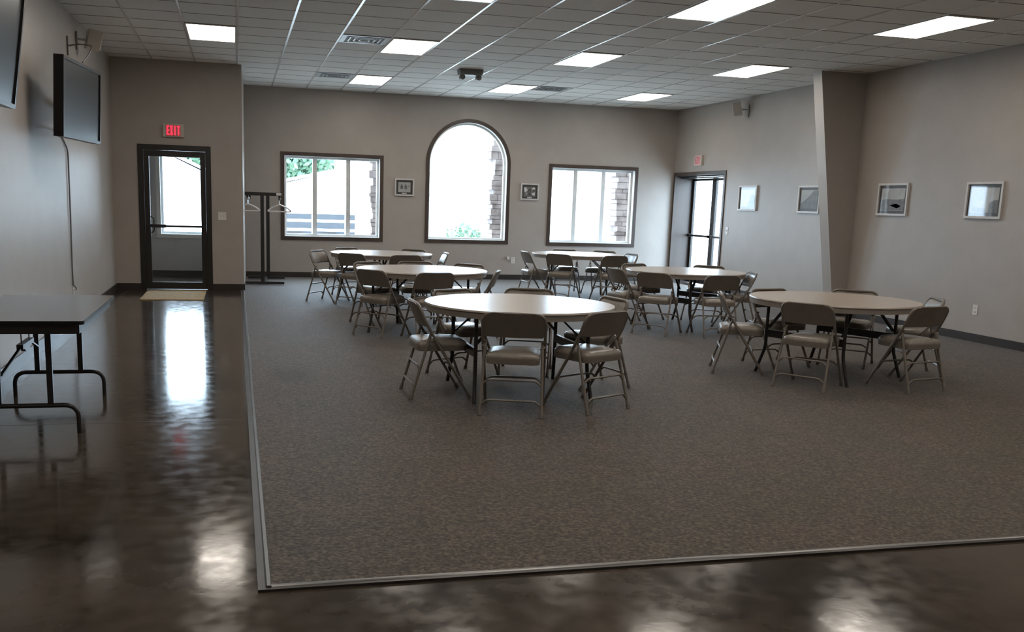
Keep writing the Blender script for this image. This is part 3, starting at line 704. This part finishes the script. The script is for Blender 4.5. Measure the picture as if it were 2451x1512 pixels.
# ------------------------------------------------------------ pictures (generic black-and-white scenes)
def poly(mtn, pts, y, parent, name='image_shape'):
    return prism(NB(), pts, 1, y, y + .0006)
def picture(loc, rz, w_, h_, label, art):
    t = thing('framed_picture', label, 'picture', loc, rz, 'framed pictures on the walls')
    obj('frame', rectframe(NB(), -w_ / 2, w_ / 2, -h_ / 2, h_ / 2, .028, -.03, 0), M['frame'], t)
    obj('mat_board', box(NB(), -w_ / 2 + .028, w_ / 2 - .028, -.010, -.004, -h_ / 2 + .028, h_ / 2 - .028), M['passe'], t)
    pw, ph = w_ / 2 - .068, h_ / 2 - .068
    obj('photograph', box(NB(), -pw, pw, -.012, -.010, -ph, ph), M['pic_light'] if art != 'busy' else M['pic_mid'], t)
    bm = NB(); Y = -.0126
    def pl(pts, m_='d'): (prism(shapes[m_], [(a_ * pw, b_ * ph) for a_, b_ in pts], 1, Y, Y + .0006))
    shapes = {'d': NB(), 'w': NB()}
    if art == 'people':
        for cx, s_ in ((-.42, 1.0), (.22, .95)):
            pl([(cx - .2, -.35), (cx + .2, -.4), (cx + .22, .2), (cx + .1, .3), (cx + .08, .55), (cx - .12, .55), (cx - .14, .28), (cx - .22, .2)])
        pl([(.55, .08), (.95, .2), (.92, .36), (.6, .25)])
    if art == 'busy':
        pl([(-.35, .1), (0, .75), (.3, .4), (.15, -.05)]); pl([(-.3, -.75), (-.25, -.1), (.2, -.1), (.25, -.75)]); pl([(.5, .0), (.9, .05), (.85, .45), (.6, .4)])
        pl([(-.95, .9), (-.6, .8), (-.35, .3), (-.75, -.2), (-.95, .1)], 'w'); pl([(.35, .5), (.6, .95), (.95, .85), (.9, .5)], 'w'); pl([(.35, -.3), (.95, -.1), (.9, -.85), (.45, -.6)], 'w'); pl([(-.6, -.3), (-.4, -.2), (-.7, -.8)], 'w')
    if art in ('people', 'busy'):
        pl2 = box(NB(), -.045, .045, -.0125, -.010, -h_ / 2 + .036, -h_ / 2 + .058); obj('caption_plate', pl2, M['pic_white'], t)
    if art == 'mountain': pl([(-1, -.45), (-.3, .05), (.1, .45), (.5, .95), (1, .95), (1, -1), (-1, -1)])
    if art == 'valley': pl([(-1, -.05), (-.5, .02), (.3, -.02), (1, .04), (1, -.95), (-1, -.95)]); pl([(-.2, -.55), (.3, -.35), (.75, -.6), (.4, -.8)], 'w')
    if art == 'portrait': pl([(.05, -1), (.3, -.1), (.45, .35), (.8, .5), (1, .2), (1, -1)])
    if art == 'road': pl([(.35, -1), (.4, -.2), (.7, 0), (1, .05), (1, -1)]); pl([(-.9, -.9), (-.7, -.55), (.1, -.65), (.2, -.95)])
    if shapes['d'].faces: obj('dark_shapes', shapes['d'], M['pic_mid'] if art in ('mountain', 'valley', 'road', 'people') else M['pic_dark'], t)
    if shapes['w'].faces: obj('light_shapes', shapes['w'], M['pic_white'], t)
picture((3.10, YB, 1.725), 0, .37, .32, 'small framed photo of two dark figures, left of the arched window', 'people')
picture((5.575, YB, 1.722), 0, .37, .32, 'small framed photo with busy black-and-white pattern, right of the arched window', 'busy')
picture((XR, 15.13, 1.70), -PI / 2, .61, .43, 'framed picture on the right wall beside the double door, reflecting a window', 'portrait')
picture((XR, 13.28, 1.685), -PI / 2, .58, .42, 'framed mountain-slope picture right against the column on the right wall', 'mountain')
picture((XR, 11.32, 1.69), -PI / 2, .61, .43, 'framed valley landscape picture, first one to the right of the column', 'valley')
picture((XR, 9.675, 1.686), -PI / 2, .58, .43, 'rightmost framed picture, with greenish window reflection in its glass', 'road')

picture((-1.62, YB, 1.57), 0, .33, .64, 'dark tall picture in the vestibule, glimpsed through the single glass door', 'portrait')

# ------------------------------------------------------------ ceiling lamps, vents, emergency light
def make_lamp():
    t = thing('ceiling_light', '', 'ceiling light')
    hw, hl = T / 2 - .014, T - .012
    bm = NB()
    box(bm, -hw, hw, -hl, -hl + .03, -.012, 0); box(bm, -hw, hw, hl - .03, hl, -.012, 0); box(bm, -hw, -hw + .016, -hl + .03, hl - .03, -.012, 0); box(bm, hw - .016, hw, -hl + .03, hl - .03, -.012, 0)
    obj('frame', bm, M['lampframe'], t)
    obj('diffuser', box(NB(), -hw + .016, hw - .016, -hl + .03, hl - .03, -.010, -.004), M['lampface'], t)
    return t
lp = make_lamp(); kids = {lp.name: [o.name for o in bpy.data.objects if o.parent == lp]}
coln = {-2: 'first', 2: 'second', 6: 'third', 10: 'fourth'}
rown = {0: 'second row from the window wall', 1: 'row nearest the windows', -1: 'third row from the windows', -2: 'fourth row from the windows', -3: 'row farthest from the windows'}
first = True
for j in (1, 0, -1, -2, -3):
    for k in (-2, 2, 6, 10):
        if j == 1 and k == -2: continue
        l = lp if first else copy_tree(lp); first = False
        l.location = (GX + (k + .5) * T, GY + j * 6 * T, H)
        l['label'] = 'glowing ceiling panel, %s from left in the %s' % (coln[k] if j != 1 else {2: 'first', 6: 'second', 10: 'third'}[k], rown[j]); l['group'] = 'fluorescent ceiling panels'
def vent(cx, cy, label, style):
    t = thing('ceiling_vent', label, 'vent', (cx, cy, H), 0, 'ceiling vents')
    hw = T / 2 - .015
    bm = NB(); box(bm, -hw, hw, -hw, -hw + .06, -.008, 0); box(bm, -hw, hw, hw - .06, hw, -.008, 0); box(bm, -hw, -hw + .06, -hw + .06, hw - .06, -.008, 0); box(bm, hw - .06, hw, -hw + .06, hw - .06, -.008, 0)
    obj('frame', bm, M['greymetal'], t)
    obj('backing', box(NB(), -hw + .06, hw - .06, -hw + .06, hw - .06, -.003, -.001), M['ventdark'], t)
    vm = M['ventlight'] if style == 2 else M['greymetal']
    for i in range(3):
        s = .05 + i * .062
        bm = NB()
        for sx, sy in ((1, 0), (0, 1), (-1, 0), (0, -1)):
            a = s; b = s + .020
            if sx: box(bm, min(sx * a, sx * b), max(sx * a, sx * b), -s, s, -.016 + .002 * i, -.010 + .002 * i)
            else: box(bm, -s, s, min(sy * a, sy * b), max(sy * a, sy * b), -.016 + .002 * i, -.010 + .002 * i)
        obj('vane', bm, vm, t)
vent(GX + 1.5 * T, GY - .5 * T, 'square ceiling vent with bright white vanes, left of a light panel', 2)
vent(GX + 1.5 * T, GY + 5.5 * T, 'square ceiling vent beside the farthest left light panel', 1)
vent(GX + 7.5 * T, GY + 5.5 * T, 'plain grey ceiling vent right of the middle far light panel', 0)
t = thing('emergency_light', 'grey twin-head emergency light fixed to the ceiling above the arched window', 'emergency light', (3.42, 14.35, H))
obj('housing', prism(NB(), [(-.18, 0), (.18, 0), (.165, -.085), (-.165, -.085)], 1, -.10, .10), M['devgrey'], t)
for s in (-1, 1):
    l_ = obj('lamp_head', tube(NB(), [(s * .125, -.06, -.115), (s * .125, .03, -.115)], .04, 14), M['devgrey'], t, True)

# ------------------------------------------------------------ outside
bm = NB(); box(bm, -60, 80, YB + WT, 150, -.25, -.12)
box(bm, XR + 1.6, 80, -10, YB + WT, -.25, -.12)
og = obj('ground', bm, M['ground']); og['kind'] = 'structure'
def pier(x0, x1, y0, y1, label):
    rnd = random.Random(int(x0 * 10)); bm = NB(); z = -.12
    box(bm, x0 + .04, x1 - .04, y0 + .04, y1 - .04, -.12, 3.3)
    while z < 3.3:
        h_ = rnd.uniform(.07, .15); x = x0 + rnd.uniform(-.05, .05); xe = x1 + rnd.uniform(-.05, .05)
        while x < xe - .05:
            w_ = rnd.uniform(.14, .3); e = rnd.uniform(0, .045)
            box(bm, x, min(x + w_ - .008, xe), y0 - e, y1 + e, z, z + h_ - .008); x += w_
        z += h_
    o = obj('stone_pier', bm, M['stone']); tag(o, label, 'stone pillar', 'stone pillars outside the windows')
pier(2.56, 3.2, 18.75, 19.2, 'rough stone pillar outside the right edge of the left window')
pier(4.99, 5.6, 18.75, 19.2, 'rough stone pillar outside the right edge of the arched window')
pier(7.66, 8.25, 18.75, 19.2, 'rough stone pillar outside the right edge of the right window')
# pipe fence
t = thing('rail_fence', 'white horizontal rail fence outside beyond the windows', 'fence', (0, 26, -.12))
for z_ in (.28, .52, .76, 1.0, 1.22): obj('rail', box(NB(), -3, 9, -.03, .03, z_ - .035, z_ + .035), M['railwhite'], t)
for x in (-3, -.6, 2.02, 2.9, 5.4, 6.6, 9): obj('post', box(NB(), x - .05, x + .05, -.05, .05, 0, 1.3), M['railwhite'], t)
t = thing('flatbed_trailer', 'dark low trailer parked behind the fence outside the left window', 'trailer', (2.2, 28.5, -.12))
obj('bed', box(NB(), -1.0, 1.15, -.6, .6, .45, 1.15), M['darkveh'], t)
for x in (-.6, .4): obj('wheel', tube(NB(), [(x, -.7, .35), (x, -.5, .35)], .34, 20), M['blacksteel'], t, True)
obj('tongue', box(NB(), -1.7, -1.0, -.05, .05, .5, .6), M['darkveh'], t)
def foliage(bm, c, r, n, s, seed, flat=1.0):
    rd = random.Random(seed)
    for i in range(n):
        d = Vector((rd.gauss(0, 1), rd.gauss(0, 1), rd.gauss(0, 1))).normalized() * r * rd.uniform(.45, 1) ; d.z *= flat
        p = Vector(c) + d; a = Vector((rd.gauss(0, 1), rd.gauss(0, 1), rd.gauss(0, 1))).normalized(); b = a.cross(Vector((rd.gauss(0, 1), rd.gauss(0, 1), rd.gauss(0, 1)))).normalized()
        q = s * rd.uniform(.6, 1.2)
        vs = [bm.verts.new(p + a * q), bm.verts.new(p + b * q * .5), bm.verts.new(p - a * q), bm.verts.new(p - b * q * .5)]
        bm.faces.new(vs)
    return bm
def tree(x, y, zc, r, seed, label):
    t = thing('tree', label, 'tree', (x, y, -.12), 0, 'trees beyond the white buildings')
    obj('crown', foliage(NB(), (0, 0, zc), r, 2600, .28, seed, .8), M['leaf'], t)
    obj('trunk', tube(NB(), [(0, 0, 0), (.1, 0, zc * .6), (0, .1, zc)], .22, 10), M['bark'], t, True)
tree(3.3, 55, 4.0, 2.3, 1, 'pale green tree beyond the white buildings, behind the left pane')
tree(-2.2, 55, 3.9, 2.4, 2, 'pale green tree beyond the roof seen through the glass door')
bm = foliage(NB(), (0, 0, .55), .62, 700, .09, 5, .9)
sh = obj('shrub', bm, M['leaf']); sh.location = (6.0, 25.2, -.12); tag(sh, 'leafy green shrub by the fence outside the arched window', 'shrub')
def shed(x0, x1, ridge, eave, y0, y1, label, peak_left):
    t = thing('white_metal_building', label, 'building', (0, 0, -.12), 0, 'white buildings beyond the fence')
    xp = x0 if peak_left else x1; xe = x1 if peak_left else x0
    prof_ = [(x0, 0), (x1, 0), (x1, ridge if not peak_left else eave), (x0, ridge if peak_left else eave)]
    obj('wall', prism(NB(), prof_, 1, y0, y1), M['whitemetal'], t)
    za, zb = (ridge, eave) if peak_left else (eave, ridge)
    obj('roof', prism(NB(), [(x0 - .2, za), (x1 + .2, zb), (x1 + .2, zb + .12), (x0 - .2, za + .12)], 1, y0 - .3, y1 + .3), M['whitemetal'], t)
shed(-9, .3, 6.15, 1.78, 40, 50, 'white metal building outside the glass door, roof sloping down right', True)
shed(.9, 9, 3.9, 1.92, 40, 50, 'white metal building outside the left window, roof rising to the right', False)
shed(9.5, 30, 4.5, 3.2, 48, 60, 'pale metal building farther off behind the right window', True)

# sky portals at the glazed openings (they only guide sampling of the sky)
def portal(loc, rot, sx, sy):
    ld = bpy.data.lights.new('sky_portal', 'AREA'); ld.shape = 'RECTANGLE'; ld.size = sx; ld.size_y = sy
    ld.cycles.is_portal = True
    o = bpy.data.objects.new('sky_portal', ld); C.objects.link(o); o.location = loc; o.rotation_euler = rot
portal((1.755, RB + .02, 1.495), (-PI / 2, 0, 0), 1.8, 1.5)
portal((4.34, RB + .02, 1.87), (-PI / 2, 0, 0), 1.56, 2.25)
portal((6.895, RB + .02, 1.48), (-PI / 2, 0, 0), 1.78, 1.5)
portal((-.71, RB + .02, 1.5), (-PI / 2, 0, 0), 1.2, 1.52)
portal((XD + .1, 17.03, 1.07), (0, PI / 2, 0), 2.14, 2.0)
